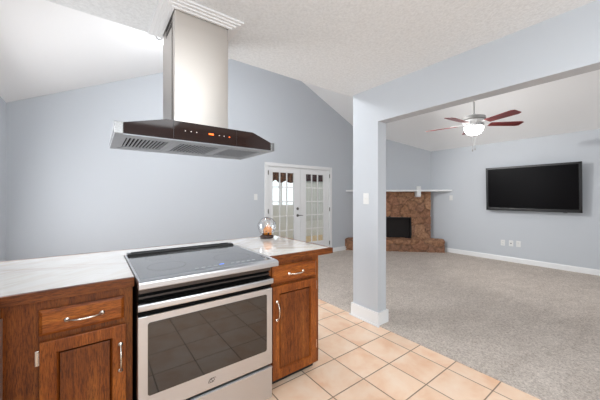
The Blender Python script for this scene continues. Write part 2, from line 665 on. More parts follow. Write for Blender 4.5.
for i, ((xa, xb), zb) in enumerate(((W1, WZ0), (W2, 0.55))):
    wn = bpy.data.objects.new('window_%d' % (i + 1), None)
    COL.objects.link(wn)
    wn.location = ((xa + xb) / 2, SY, zb)
    struct(wn)
    b = MB()
    f_ = .045
    b.box(xa, xb, SY + .01, SY + .07, zb, zb + f_); b.box(xa, xb, SY + .01, SY + .07, WZ1 - f_, WZ1)
    b.box(xa, xa + f_, SY + .01, SY + .07, zb, WZ1); b.box(xb - f_, xb, SY + .01, SY + .07, zb, WZ1)
    xm = (xa + xb) / 2
    b.box(xm - .02, xm + .02, SY + .015, SY + .06, zb, WZ1)
    b.build('window_frame', trim_white, wn)
    b = MB(); b.box(xa + f_, xb - f_, SY + .035, SY + .041, zb + f_, WZ1 - f_)
    b.build('window_pane', pane_glass, wn)

# the pair of glazed doors
LZ0, LZ1 = 0.015, 1.925
SPLIT = 3.575
LEAF_Y0, LEAF_Y1 = YB + .006, YB + .046


def pt_x(px, y):
    u = (px - 300) / FPX
    a = math.radians(53.2)
    return y * (math.cos(a) + u * math.sin(a)) / (math.sin(a) - u * math.cos(a))


SPLIT = pt_x(300.5, YB)
d1 = bpy.data.objects.new('door_1', None)
COL.objects.link(d1)
d1.location = (SPLIT, YB, 0)
struct(d1)
b = MB()    # casing and jambs
cw = .068
b.box(OX0 - cw, OX0 + .008, YB - .018, YB - .001, 0.008, OZ + cw - .008, .004)
b.box(OX1 - .008, OX1 + cw, YB - .018, YB - .001, 0.008, OZ + cw - .008, .004)
b.box(OX0 - cw, OX1 + cw, YB - .020, YB - .001, OZ - .008, OZ + cw - .008, .004)
b.box(OX0 + .001, OX0 + .014, YB, YB + .1, 0, OZ); b.box(OX1 - .014, OX1 - .001, YB, YB + .1, 0, OZ)
b.box(OX0 + .001, OX1 - .001, YB, YB + .1, OZ - .013, OZ - .001)
b.box(OX0 + .001, OX1 - .001, YB, YB + .1, 0.0, 0.014)
b.build('door_frame', trim_white, d1)


def leaf(xa, xb, ga, gb, hinge_x):
    gz0, gz1 = 0.31, 1.815
    m = MB()
    m.box(xa, ga, LEAF_Y0, LEAF_Y1, LZ0, LZ1, .003)
    m.box(gb, xb, LEAF_Y0, LEAF_Y1, LZ0, LZ1, .003)
    m.box(ga - .002, gb + .002, LEAF_Y0, LEAF_Y1, LZ0, gz0)
    m.box(ga - .002, gb + .002, LEAF_Y0, LEAF_Y1, gz1, LZ1)
    lf = m.build('door_leaf', trim_white, d1)
    m = MB()
    mw = .019
    for k in (1, 2):
        x = ga + (gb - ga) * k / 3
        m.box(x - mw / 2, x + mw / 2, LEAF_Y0 + .004, LEAF_Y1 - .004, gz0, gz1, .003)
    for k in range(1, 5):
        z = gz0 + (gz1 - gz0) * k / 5
        m.box(ga, gb, LEAF_Y0 + .005, LEAF_Y1 - .005, z - mw / 2, z + mw / 2, .003)
    m.build('muntin_grid', trim_white, lf)
    m = MB(); m.box(ga - .001, gb + .001, LEAF_Y0 + .018, LEAF_Y0 + .023, gz0 - .001, gz1 + .001)
    m.build('glass_pane', pane_glass, lf)
    for z in (0.2, 0.98, 1.75):
        m = MB(); m.tube([(hinge_x, YB - .024, z), (hinge_x, YB - .024, z + .09)], .007, 8)
        m.box(hinge_x - .012, hinge_x + .012, YB - .021, YB - .017, z + .004, z + .086)
        m.build('hinge', bronze, lf)
    return lf


lf1 = leaf(OX0 + .016, SPLIT - .002, pt_x(272.9, YB), pt_x(294.2, YB), OX0 + .012)
lf2 = leaf(SPLIT + .002, OX1 - .016, pt_x(306.2, YB), pt_x(323.9, YB), OX1 - .012)
hx = SPLIT - .075
ry = Matrix.Rotation(PI / 2, 3, 'X')
b = MB()
b.lathe([(0, .0), (.03, 0), (.03, .008), (.012, .012), (.011, .045), (0, .046)], (hx, YB + .005, 0.915), 20, ry)
b.tube([(hx, YB - .038, .915), (hx + .05, YB - .042, .918), (hx + .11, YB - .036, .912)], [.010, .009, .007], 10)
b.build('door_handle', bronze, lf1, True)
b = MB()
b.lathe([(0, .0), (.03, 0), (.03, .010), (.02, .018), (0, .02)], (hx, YB + .005, 1.06), 20, ry)
b.build('deadbolt', bronze, lf1, True)


# ------------------------------------------------------------------ cabinets
def panel_door(name, x0, x1, z0, z1, y, parent, fw=.055):
    """frame and recessed flat panel door, front face at y"""
    t = .019
    m = MB()
    g = .007
    def strip(xa, xb, za, zb):
        m.box(xa, xb, y, y + t, za, zb, .003)
    strip(x0, x0 + fw, z0, z1); strip(x1 - fw, x1, z0, z1)
    strip(x0 + fw - .001, x1 - fw + .001, z0, z0 + fw); strip(x0 + fw - .001, x1 - fw + .001, z1 - fw, z1)
    # sloping sticking round the panel
    a = [(x0 + fw, z0 + fw), (x1 - fw, z0 + fw), (x1 - fw, z1 - fw), (x0 + fw, z1 - fw)]
    c = [(x0 + fw + g, z0 + fw + g), (x1 - fw - g, z0 + fw + g), (x1 - fw - g, z1 - fw - g), (x0 + fw + g, z1 - fw - g)]
    for i in range(4):
        j = (i + 1) % 4
        m.bm.faces.new([m.bm.verts.new((p[0], yy, p[1])) for p, yy in ((a[i], y + .003), (a[j], y + .003), (c[j], y + .015), (c[i], y + .015))])
    d = m.build(name, wood_v, parent)
    m = MB()
    m.box(x0 + fw + g + .003, x1 - fw - g - .003, y + .0085, y + t - .001, z0 + fw + g + .003, z1 - fw - g - .003, .0015)
    m.build('door_panel', wood_panel, d)
    return d


def slab_front(name, x0, x1, z0, z1, y, parent):
    m = MB()
    t, e = .019, .012
    o = [(x0, z0), (x1, z0), (x1, z1), (x0, z1)]
    i_ = [(x0 + e, z0 + e), (x1 - e, z0 + e), (x1 - e, z1 - e), (x0 + e, z1 - e)]
    vb = [m.bm.verts.new((p[0], y + t, p[1])) for p in o]
    vm = [m.bm.verts.new((p[0], y + .008, p[1])) for p in o]
    vf = [m.bm.verts.new((p[0], y, p[1])) for p in i_]
    m.bm.faces.new(vf)
    m.bm.faces.new(vb[::-1])
    for k in range(4):
        j = (k + 1) % 4
        m.bm.faces.new((vb[k], vb[j], vm[j], vm[k]))
        m.bm.faces.new((vm[k], vm[j], vf[j], vf[k]))
    return m.build(name, wood_h, parent)


def pull(p, q, parent, bow=.026):
    """arched bar pull with rosette feet between p and q, standing out towards -y"""
    p, q = Vector(p), Vector(q)
    m = MB()
    pts, rad = [], []
    for k in range(15):
        t = k / 14
        c = p.lerp(q, t)
        c.y -= .006 + bow * (1 - abs(2 * t - 1) ** 3)
        pts.append(c)
        rad.append(.0042 + .0022 * math.cos(2 * PI * (t - .5)) * .6 + (.002 if k in (0, 14) else 0))
    m.tube(pts, rad, 10)
    for e in (p, q):
        m.lathe([(0, 0), (.0095, 0), (.0105, .004), (.006, .009), (0, .010)], (e.x, e.y, e.z), 14, ry)
    return m.build('handle', nickel, parent, True)


def hinge(x, z, y, parent):
    m = MB()
    m.box(x - .012, x + .001, y + .014, y + .018, z - .032, z + .032, .002)
    m.tube([(x + .003, y + .010, z - .026), (x + .003, y + .010, z + .026)], .0055, 8)
    m.lathe([(0, -.003), (.006, 0), (0, .006)], (x + .003, y + .010, z + .026), 8)
    m.lathe([(0, -.006), (.006, 0), (0, .003)], (x + .003, y + .010, z - .026), 8)
    return m.build('hinge', nickel, parent, True)


YF = 1.575          # door faces
FF = YF + .0195     # face frames
CB = 2.14           # carcass back


def carcass(x0, x1, parent, toe=True):
    m = MB()
    t = .018
    m.box(x0, x0 + t, FF + .019, CB, .065, .876); m.box(x1 - t, x1, FF + .019, CB, .065, .876)
    m.box(x0 + t, x1 - t, CB - t, CB, .065, .876); m.box(x0 + t, x1 - t, FF + .019, CB - t, .065, .085)
    m.build('carcass', wood_frame, parent)
    m = MB()
    m.box(x0, x1 - .004, FF + .06, CB, 0.001, .065)
    m.build('toe_kick', black_plastic, parent)


cab = thing('base_cabinet', 'oak base cabinet with drawer over door, left of the stainless range', 'cabinet', (-.07, FF, 0.0))
carcass(-.295, .152, cab)
b = MB()
b.box(-.300, -.178, FF, FF + .019, .065, .876)
b.box(.110, .152, FF, FF + .019, .065, .876)
b.box(-.178, .110, FF, FF + .019, .820, .876); b.box(-.178, .110, FF, FF + .019, .690, .728); b.box(-.178, .110, FF, FF + .019, .065, .118)
b.build('face_frame', wood_frame, cab)
dr = slab_front('drawer_front', -.187, .116, .722, .831, YF, cab)
pull((-.096, YF, .774), (.029, YF, .774), dr)
dd = panel_door('door', -.185, .124, .078, .696, YF, cab)
pull((.101, YF, .604), (.101, YF, .479), dd)
hinge(-.188, .628, YF, dd); hinge(-.188, .18, YF, dd)

cab2 = thing('base_cabinet', 'narrow oak base cabinet right of the range, at the open end of the peninsula', 'cabinet', (1.14, FF, 0.0))
carcass(.928, 1.366, cab2)
b = MB()
b.box(.928, .968, FF, FF + .019, .065, .876); b.box(1.322, 1.366, FF, FF + .019, .065, .876)
b.box(.968, 1.322, FF, FF + .019, .834, .876); b.box(.968, 1.322, FF, FF + .019, .694, .732); b.box(.968, 1.322, FF, FF + .019, .065, .116)
b.build('face_frame', wood_frame, cab2)
dr = slab_front('drawer_front', .952, 1.334, .724, .842, YF, cab2)
pull((1.083, YF, .778), (1.205, YF, .778), dr)
dd = panel_door('door', .952, 1.334, .078, .708, YF, cab2)
pull((.985, YF, .604), (.985, YF, .480), dd)


def hinge_r(x, z, y, parent):
    m = MB()
    m.box(x - .001, x + .012, y + .014, y + .018, z - .032, z + .032, .002)
    m.tube([(x - .001, y + .010, z - .026), (x - .001, y + .010, z + .026)], .0055, 8)
    m.build('hinge', nickel, parent, True)


hinge_r(1.337, .647, YF, dd); hinge_r(1.337, .205, YF, dd)

# worktop: one continuous laminate slab with oak edging, cut out around the range
ct = thing('countertop', 'pale veined laminate countertop with oak edge running around the range', 'countertop', (.3, 2.0, .88))
poly = [(XL + .001, 2.40), (1.458, 2.40), (1.458, 1.570), (.925, 1.570), (.925, 2.175), (.156, 2.175), (.156, 1.570),
        (-.315, 1.570), (-.315, .93), (XL + .001, .93)]
b = MB(); b.prism(poly, 2, .8775, .9195)
b.build('laminate_top', laminate, ct)
b = MB()
for (xa, xb, ya, yb) in ((.925, 1.478, 1.550, 1.570), (1.458, 1.478, 1.570, 2.42), (XL + .001, 1.478, 2.40, 2.42),
                         (-.315, .156, 1.550, 1.570), (-.315, -.295, .93, 1.550)):
    b.box(xa, xb, ya, yb, .8765, .9200, .002)
b.build('wood_edge', wood_edge, ct)
pp = thing('back_panel', 'oak panel closing the dining side of the peninsula', 'panel', (.5, 2.19, .0))
b = MB(); b.box(XL + .002, 1.365, 2.178, 2.198, .001, .8755)
b.build('panel', wood_panel, pp)
cc = thing('corner_cabinet', 'oak corner cabinet where the countertop turns at the far left', 'cabinet', (-.6, 1.9, 0))
b = MB(); b.box(XL + .002, -.304, 1.56, 2.17, .001, .8750)
b.build('carcass', wood_panel, cc)

# dishwasher in the short return, only its far edge shows
dw = thing('dishwasher', 'stainless dishwasher at the far left edge beside the oak cabinet', 'dishwasher', (-.58, 1.23, 0))
b = MB(); b.box(XL + .02, -.322, .94, 1.535, .09, .873)
b.build('tub', black_plastic, dw)
b = MB(); b.box(-.321, -.284, .945, 1.545, .10, .84, .004)
b.build('door', steel_h, dw)
b = MB(); b.box(-.284, -.2825, 1.0, 1.46, .76, .80)
b.build('handle', steel_dark, dw)
b = MB(); b.box(XL + .06, -.36, .95, 1.53, 0.001, .089)
b.build('toe_kick', black_plastic, dw)

# ------------------------------------------------------------------ range
RX0, RX1 = .164, .896
rg = thing('range', 'stainless electric range with black glass cooktop between the oak cabinets', 'stove', (.53, 1.8, 0))
b = MB()
b.box(RX0 + .004, RX1 - .004, 1.535, 2.15, .05, .885)
b.box(RX0 + .03, RX1 - .03, 1.60, 2.13, 0.001, .05)
b.build('body', black_plastic, rg)
# cooktop glass
b = MB(); b.box(RX0 + .008, RX1 + .002, 1.478, 2.105, .905, .9215, .003)
cg = b.build('cooktop_glass', black_glass, rg)
# stainless rim: front apron + side rails
b = MB()
b.prism([(1.434, .889), (1.437, .885), (1.50, .884), (1.50, .904), (1.478, .9225), (1.450, .9205), (1.439, .917), (1.434, .910)], 0, RX0 - .002, RX1 + .012)
b.box(RX0 - .002, RX0 + .008, 1.478, 2.16, .895, .9235, .002)
b.box(RX1 + .002, RX1 + .012, 1.478, 2.16, .895, .9235, .002)
b.build('cooktop_rim', steel_h, rg)
b = MB()
b.prism([(2.09, .921), (2.102, .934), (2.112, .936), (2.165, .936), (2.165, .90), (2.09, .90)], 0, RX0 + .009, RX1 + .001)
b.box(RX0 + .03, RX1 - .03, 2.125, 2.150, .9355, .942, .004)
b.build('rear_vent', black_plastic, rg)
# touch control marks printed on the glass
for k in range(11):
    if 4 <= k <= 5:
        continue
    x = .44 + .034 * k
    b = MB(); b.box(x, x + .020, 1.533, 1.543, .9214, .9219)
    b.build('touch_mark', mark_grey, cg)
b = MB(); b.box(.578, .606, 1.545, 1.555, .9214, .9220)
b.build('clock_display', led_blue, cg)
ring_grey = Mat('burner_line_grey', srgb(52, 54, 57), 0.4).m
def ring(cx, cy, r):
    seg = 48
    b = MB()
    vi = [b.bm.verts.new((cx + (r - .0012) * math.cos(2 * PI * k / seg), cy + (r - .0012) * math.sin(2 * PI * k / seg), .9218)) for k in range(seg)]
    vo = [b.bm.verts.new((cx + r * math.cos(2 * PI * k / seg), cy + r * math.sin(2 * PI * k / seg), .9218)) for k in range(seg)]
    for k in range(seg):
        b.bm.faces.new((vi[k], vo[k], vo[(k + 1) % seg], vi[(k + 1) % seg]))
    b.build('burner_ring', ring_grey, cg)
for cx, cy, r in ((.33, 1.70, .10), (.72, 1.70, .115), (.33, 1.96, .075), (.72, 1.96, .075)):
    ring(cx, cy, r)
# vent recess under the apron
b = MB()
b.box(RX0 + .004, RX1 - .004, 1.505, 1.530, .846, .884, .002)
b.box(RX0 + .006, RX1 - .006, 1.512, 1.530, .818, .828, .002)
b.build('vent_trim', steel_dark, rg)
b = MB()
b.box(RX0 + .004, RX1 - .004, 1.525, 1.536, .745, .884)
for k in range(3):
    b.box(.60, .86, 1.519 + .001 * k, 1.527, .829 + .006 * k, .832 + .006 * k)
b.build('vent_grille', black_matte, rg)
# oven door
YD = 1.49
b = MB()
wx0, wx1, wz0, wz1 = .206, .856, .357, .706
b.box(RX0, wx0 + .004, YD, YD + .04, .266, .740, .003); b.box(wx1 - .004, RX1, YD, YD + .04, .266, .740, .003)
b.box(wx0, wx1, YD, YD + .04, .266, wz0 + .004); b.box(wx0, wx1, YD, YD + .04, wz1 - .004, .740)
od = b.build('oven_door', steel_h, rg)
b = MB()   # rounded window
def rrect(x0, x1, z0, z1, r, n=6):
    out = []
    for cx, cz, a0 in ((x1 - r, z1 - r, 0), (x0 + r, z1 - r, 90), (x0 + r, z0 + r, 180), (x1 - r, z0 + r, 270)):
        for k in range(n + 1):
            a = math.radians(a0 + 90 * k / n)
            out.append((cx + r * math.cos(a), cz + r * math.sin(a)))
    return out
b.prism(rrect(wx0 - .001, wx1 + .001, wz0 - .001, wz1 + .001, .012), 1, YD - .002, YD + .012)
b.build('oven_window', oven_glass, od)
# wide bowed handle
b = MB()
n = 24
rings = []
for k in range(n + 1):
    t = k / n
    x = RX0 - .002 + (RX1 - RX0 - .006) * t
    bow = .020 * (1 - (2 * t - 1) ** 2)
    lift = .004 * (1 - (2 * t - 1) ** 2)
    yf = 1.462 - bow
    sec = [(yf + .014, .776), (yf + .002, .776), (yf, .782), (yf, .800), (yf + .004, .806), (yf + .014, .806)]
    rings.append([b.bm.verts.new((x, q[0], q[1] + lift)) for q in sec])
for r0, r1 in zip(rings, rings[1:]):
    for k in range(6):
        b.bm.faces.new((r0[k], r0[(k + 1) % 6], r1[(k + 1) % 6], r1[k]))
b.bm.faces.new(rings[0]); b.bm.faces.new(rings[-1][::-1])
for x in (RX0 + .004, RX1 - .034):
    b.box(x, x + .026, 1.468, 1.50, .778, .803, .003)
b.build('handle', steel_h, od)
b = MB(); b.box(RX0 + .002, RX1 - .002, 1.5005, 1.524, .7405, .808)
b.build('handle_gap_shade', black_matte, od)  # black filler standing in for the shade in the gap under the handle
# round brand swirl on the lower rail
b = MB()
for a0, rx_, rz_, tilt in ((0, .022, .008, 20), (0, .013, .011, -15)):
    pts = []
    for k in range(25):
        a = 2 * PI * k / 24 * .86 + a0
        x, z = rx_ * math.cos(a), rz_ * math.sin(a)
        c, s = math.cos(math.radians(tilt)), math.sin(math.radians(tilt))
        pts.append((.515 + x * c - z * s, YD - .0008, .311 + x * s + z * c))
    b.tube(pts, .0014, 6)
b.tube([(.502, YD - .0008, .320), (.515, YD - .0008, .311), (.525, YD - .0008, .300)], .0014, 6)
b.build('emblem', logo_grey, od)
# warming drawer
b = MB(); b.box(RX0, RX1, YD, YD + .04, .052, .252, .004)
b.box(RX0 + .002, RX1 - .002, YD - .006, YD + .01, .236, .250, .003)
b.build('drawer', steel_h, rg)

# ------------------------------------------------------------------ island hood
hd = thing('range_hood', 'stainless island range hood hanging from the ceiling above the range', 'range hood', (.52, 1.85, 2.44))
X0, X1, Y0, Y1, Z0, Z1 = .076, .957, 1.572, 2.085, 1.613, 1.668
b = MB()
b.box(X0, X1, Y0, Y1, Z0 + .012, Z0 + .028)
b.box(X0, X0 + .035, Y0, Y1, Z0, Z1, .002); b.box(X1 - .026, X1, Y0, Y1, Z0, Z1, .002)
b.box(X0 + .035, X1 - .026, Y0, Y0 + .05, Z0, Z0 + .02); b.box(X0 + .035, X1 - .026, Y1 - .04, Y1, Z0, Z1)
for x in (.355, .645):
    b.box(x, x + .022, Y0 + .05, Y1 - .04, Z0 + .002, Z0 + .02)
# low pyramid up to the chimney
q0 = [(X0 + .002, Y0 + .012, Z1 - .002), (X1 - .002, Y0 + .012, Z1 - .002), (X1 - .002, Y1 - .002, Z1 - .002), (X0 + .002, Y1 - .002, Z1 - .002)]
q1 = [(HX0 - .04, HY0 - .03, 1.745), (HX1 + .04, HY0 - .03, 1.745), (HX1 + .04, HY1 + .02, 1.745), (HX0 - .04, HY1 + .02, 1.745)]
va = [b.bm.verts.new(p) for p in q0]; vb = [b.bm.verts.new(p) for p in q1]
b.bm.faces.new(vb)
for k in range(4):
    b.bm.faces.new((va[k], va[(k + 1) % 4], vb[(k + 1) % 4], vb[k]))
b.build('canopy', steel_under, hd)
b = MB()
b.prism([(X0 + .036, Z0 + .004), (X1 - .027, Z0 + .004), (X1 - .027, Z1 - .002), (.80, 1.716), (.30, 1.716), (X0 + .036, Z1 + .002)], 1, Y0 - .008, Y0 + .006)
gp = b.build('front_glass', brown_glass, hd)
b = MB(); b.box(X0 - .001, X0 + .036, Y0 - .009, Y0 + .004, Z0, Z1 + .003, .003)
b.build('end_cap', chrome, hd)
b = MB(); b.box(X1 - .027, X1 + .001, Y0 - .009, Y0 + .004, Z0, Z1 - .001, .003)
b.build('end_cap', chrome, hd)
b = MB(); b.box(.522, .550, Y0 - .0095, Y0 - .0078, 1.664, 1.673)
b.build('display', led_orange, gp)
for x in (.395, .425, .455, .583, .612):
    b = MB(); b.lathe([(0, 0), (.0025, 0), (.0025, .0015), (0, .0015)], (x, Y0 - .0079, 1.668), 10, ry)
    b.build('touch_button', led_white, gp)
for x in (.335, .690):
    b = MB(); b.box(x, x + .0015, Y0 - .0088, Y0 - .0075, 1.620, 1.713)
    b.build('glass_joint', black_plastic, gp)
b = MB()
b.lathe([(0, 0), (.0035, 0), (.0035, .0015), (0, .0015)], (.645, Y0 - .0079, 1.666), 12, ry)
b.build('light_button', led_orange, gp)
# three slotted baffle filters
for (xa, xb) in ((.112, .354), (.378, .644), (.668, .928)):
    b = MB()
    ya, yb = Y0 + .055, Y1 - .045
    b.box(xa, xb, ya, ya + .05, Z0 + .003, Z0 + .010); b.box(xa, xb, yb - .05, yb, Z0 + .003, Z0 + .010)
    b.box(xa, xa + .02, ya + .05, yb - .05, Z0 + .003, Z0 + .010); b.box(xb - .02, xb, ya + .05, yb - .05, Z0 + .003, Z0 + .010)
    ns = 11
    for k in range(ns):
        x = xa + .022 + (xb - xa - .044) * (k + .5) / ns
        b.box(x - .0036, x + .0036, ya + .045, yb - .045, Z0 + .003, Z0 + .009)
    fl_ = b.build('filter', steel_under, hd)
    b = MB(); b.box(xa + .015, xb - .015, ya + .04, yb - .04, Z0 + .0100, Z0 + .0118)
    b.build('filter_backing', black_matte, fl_)
# chimney: lower sleeve and slimmer upper sleeve with side vents
b = MB(); b.box(HX0, HX1, HY0, HY1, 1.742, 2.335, .002)
b.build('chimney', steel_v, hd)
b = MB(); b.box(HX0 + .004, HX1 - .004, HY0 + .004, HY1 - .004, 2.33, 2.439, .002)
up_ = b.build('upper_chimney', steel_v, hd)
b = MB()
b.bm.free()
for xx in (HX0 + .003, HX1 - .005):
    for r in range(2):
        for k in range(9):
            y = HY0 + .075 + .021 * k
            b = MB(); b.box(xx, xx + .002, y, y + .010, 2.348 + .032 * r, 2.374 + .032 * r)
            b.build('vent_slot', black_matte, up_)
# folded seam down the side
b = MB(); b.box(HX0 - .002, HX0 + .001, HY0 + .055, HY0 + .062, 1.742, 2.335)
b.build('side_seam', steel_dark, hd)

# ------------------------------------------------------------------ glass globe on the counter
GXY = (1.325, 2.30)
sg = thing('snow_globe', 'glass globe with orange toy house standing on the far end of the countertop', 'ornament', (GXY[0], GXY[1], .92))
b = MB()
b.lathe([(0, 0), (.062, 0), (.066, .006), (.064, .018), (.054, .026), (.036, .030), (0, .030)], (GXY[0], GXY[1], .9205), 28)
b.build('base', brown_toy, sg, True)
b = MB()
R_ = .088
prof = []
for k in range(25):
    a = -PI / 2 + .42 + (PI - .42) * k / 24
    prof.append((R_ * math.cos(a) if k < 24 else 0, R_ * math.sin(a) + R_ * .92))
b.lathe(prof, (GXY[0], GXY[1], .950), 40)
b.build('glass_globe', globe_glass, sg, True)
rot = Matrix.Rotation(math.radians(-36), 3, 'Z')
def hp(m, pts, d0, d1):
    v_ = m.prism(pts, 1, d0, d1)
    for q in v_:
        p = rot @ Vector((q.co.x, q.co.y, 0))
        q.co = Vector((GXY[0] + p.x, GXY[1] + p.y, q.co.z))
b = MB()
hp(b, [(-.026, .951), (.044, .951), (.044, 1.004), (.009, 1.044), (-.026, 1.004)], -.026, .026)
hs = b.build('toy_house', orange_toy, sg)
b = MB()
hp(b, [(-.034, .999), (.009, 1.049), (.052, .999), (.048, .994), (.009, 1.039), (-.030, .994)], -.031, .030)
b.build('toy_roof', orange_toy, hs)
b = MB()
hp(b, [(.010, .952), (.024, .952), (.024, .972), (.017, .977), (.010, .972)], -.0285, -.0262)
hp(b, [(-.010, .980), (.000, .980), (.000, .992), (-.010, .992)], -.0285, -.0262)
b.build('toy_door', brown_toy, hs)
b = MB()
p = rot @ Vector((-.032, -.012, 0))
b.lathe([(0, 0), (.010, .002), (.011, .014), (.006, .024), (.008, .030), (.006, .038), (0, .040)], (GXY[0] + p.x, GXY[1] + p.y, .951), 14)
b.build('toy_figure', brown_toy, sg, True)

# ------------------------------------------------------------------ switches and outlets
def wall_plate(o, n, kind):
    """plate at o with outward normal n (horizontal unit vector)"""
    n = Vector(n)
    s = Vector((-n.y, n.x, 0))
    o = Vector(o)
    def bx(m, a0, a1, z0, z1, d0, d1, bev=0.0):
        vs_ = m.box(a0, a1, d0, d1, z0, z1, bev)
        for q in vs_:
            q.co = o + s * q.co.x + n * q.co.y + Vector((0, 0, q.co.z))
    label, cat = kind[1], kind[2]
    t = thing(kind[0], label, cat, o, kind[3] if len(kind) > 3 else None)
    m = MB(); bx(m, -.036, .036, -.058, .058, .0005, .006, .002)
    m.build('cover_plate', plastic_white, t)
    if kind[0] == 'light_switch':
        m = MB(); bx(m, -.006, .006, -.012, .012, .005, .0075); bx(m, -.004, .004, 0.0, .010, .007, .017, .001)
        m.build('toggle', plastic_white, t)
    elif kind[0] == 'outlet':
        m = MB()
        for z in (-.02, .02):
            bx(m, -.016, .016, z - .013, z + .013, .0055, .008, .002)
        rc = m.build('receptacle', plastic_white, t)
        for z in (-.02, .02):
            for a in (-.008, .005):
                m = MB(); bx(m, a, a + .003, z - .004, z + .005, .0079, .0084)
                m.build('slot', black_matte, rc)
    else:
        m = MB(); bx(m, -.008, .008, -.010, .010, .0055, .012, .002)
        m.build('jack', black_matte if kind[0] == 'cable_jack' else plastic_white, t)
    return t


wall_plate((PX0, 1.915, 1.293), (-1, 0, 0), ('light_switch', 'white light switch on the kitchen side of the post', 'switch'))
wall_plate((2.488, YB, 1.31), (0, -1, 0), ('light_switch', 'white light switch on the wall left of the glazed doors', 'switch'))
wall_plate((XR, 3.04, 1.29), (-1, 0, 0), ('light_switch', 'white light switch on the television wall beside the mantel end', 'switch'))
wall_plate((XR, 2.02, .375), (-1, 0, 0), ('outlet', 'white outlet low on television wall, nearest the fireplace of the three', 'outlet', 'wall outlets under the television'))
wall_plate((XR, 1.882, .380), (-1, 0, 0), ('cable_jack', 'white cable jack plate low on the wall, middle of the three', 'outlet', 'wall outlets under the television'))
wall_plate((XR, 1.762, .383), (-1, 0, 0), ('outlet', 'white outlet low on television wall, farthest from the fireplace of the three', 'outlet', 'wall outlets under the television'))

# ------------------------------------------------------------------ television
tvt = thing('television', 'large black flat television mounted on the living room wall', 'television', (6.57, 1.563, 1.475))
TW, TH = 1.412, .868
def tvbox(m, y0, y1, z0, z1, x0, x1, bev=0.0):
    m.box(6.57 + x0, 6.57 + x1, 1.563 + y0, 1.563 + y1, 1.475 + z0, 1.475 + z1, bev)
b = MB()
fb = .038
tvbox(b, -TW / 2, TW / 2, TH / 2 - fb, TH / 2, -.03, .01, .004); tvbox(b, -TW / 2, TW / 2, -TH / 2, -TH / 2 + fb + .012, -.03, .01, .004)
tvbox(b, -TW / 2, -TW / 2 + fb, -TH / 2, TH / 2, -.03, .01, .004); tvbox(b, TW / 2 - fb, TW / 2, -TH / 2, TH / 2, -.03, .01, .004)
b.build('bezel', tv_bezel, tvt)
b = MB(); tvbox(b, -TW / 2 + .03, TW / 2 - .03, -TH / 2 + .03, TH / 2 - .03, -.026, .0)
b.build('screen', tv_screen, tvt)
b = MB(); tvbox(b, -TW / 2 + .02, TW / 2 - .02, -TH / 2 + .02, TH / 2 - .02, .0, .03, .006)
tvbox(b, -.45, .45, -.32, .25, .03, .048, .006)
b.build('back_housing', black_plastic, tvt)
b = MB(); tvbox(b, -.035, .035, -TH / 2 + .020, -TH / 2 + .027, -.0312, -.0295)
b.build('badge', logo_grey, tvt)
b = MB(); tvbox(b, -.52, -.47, -TH / 2 - .008, -TH / 2 + .002, -.022, -.004, .002)
b.build('sensor', tv_bezel, tvt)
tvt.rotation_euler = (0, math.radians(-2.5), 0)
b = MB()
b.box(6.682, 6.6995, 1.36, 1.76, 1.35, 1.62)
b.box(6.622, 6.684, 1.40, 1.44, 1.36, 1.60); b.box(6.622, 6.684, 1.68, 1.72, 1.36, 1.60)
tb = b.build('mount_bracket', black_plastic, None)
# the bracket belongs to the television
tb.parent = tvt
tb.matrix_parent_inverse = (Matrix.Translation((6.57, 1.563, 1.475)) @ Matrix.Rotation(math.radians(-2.5), 4, 'Y')).inverted()

# ------------------------------------------------------------------ ceiling fan with lamp
FX, FY = 4.37, 1.67
fz = vr(FX)
fn = thing('ceiling_fan', 'ceiling fan with cherry blades and lit bowl lamp in living room', 'ceiling fan', (FX, FY, fz))
b = MB()
b.lathe([(0, .03), (.075, .03), (.07, -.03), (.045, -.075), (.02, -.085), (0, -.085)], (FX, FY, fz - .01), 28)
b.build('canopy', fan_grey, fn, True)
b = MB(); b.tube([(FX, FY, fz - .07), (FX, FY, 2.47)], .013, 12)
b.build('downrod', fan_grey, fn, True)
b = MB()
b.lathe([(0, 2.495), (.03, 2.495), (.035, 2.475), (.10, 2.472), (.145, 2.456), (.150, 2.418), (.135, 2.405), (0, 2.405)], (FX, FY, 0), 36)
b.build('motor_housing', fan_grey, fn, True)
b = MB()
b.lathe([(0, 2.404), (.135, 2.404), (.138, 2.392), (.110, 2.360), (.080, 2.345), (.080, 2.330), (.124, 2.322), (.124, 2.312), (0, 2.312)], (FX, FY, 0), 36)
for k in range(10):
    a = 2 * PI * k / 10
    b.tube([(FX + .134 * math.cos(a), FY + .134 * math.sin(a), 2.398), (FX + .112 * math.cos(a), FY + .112 * math.sin(a), 2.352), (FX + .120 * math.cos(a), FY + .120 * math.sin(a), 2.318)], .009, 8)
b.build('lamp_fitter', trim_white, fn, True)
b = MB()
b.lathe([(.120, 2.312), (.122, 2.300), (.114, 2.262), (.088, 2.224), (.052, 2.204), (0, 2.198)], (FX, FY, 0), 36)
b.build('glass_bowl', lamp_glass, fn, True)
b = MB()
b.lathe([(0, 2.200), (.012, 2.198), (.014, 2.190), (.006, 2.180), (0, 2.174)], (FX, FY, 0), 16)
b.build('finial', fan_grey, fn, True)
for dx_, zz in ((-.018, 1.965), (.018, 1.985)):
    b = MB()
    rx__, ry__ = FX + .801 * dx_, FY - .599 * dx_
    b.tube([(rx__, ry__, 2.31), (rx__, ry__, zz + .04)], .0024, 6)
    b.lathe([(0, .04), (.005, .034), (.0085, .012), (.006, 0), (0, -.003)], (rx__, ry__, zz), 12)
    b.build('pull_chain', fan_grey, fn, True)
cam_right = math.radians(53.2 - 90)      # world angle of the picture's right
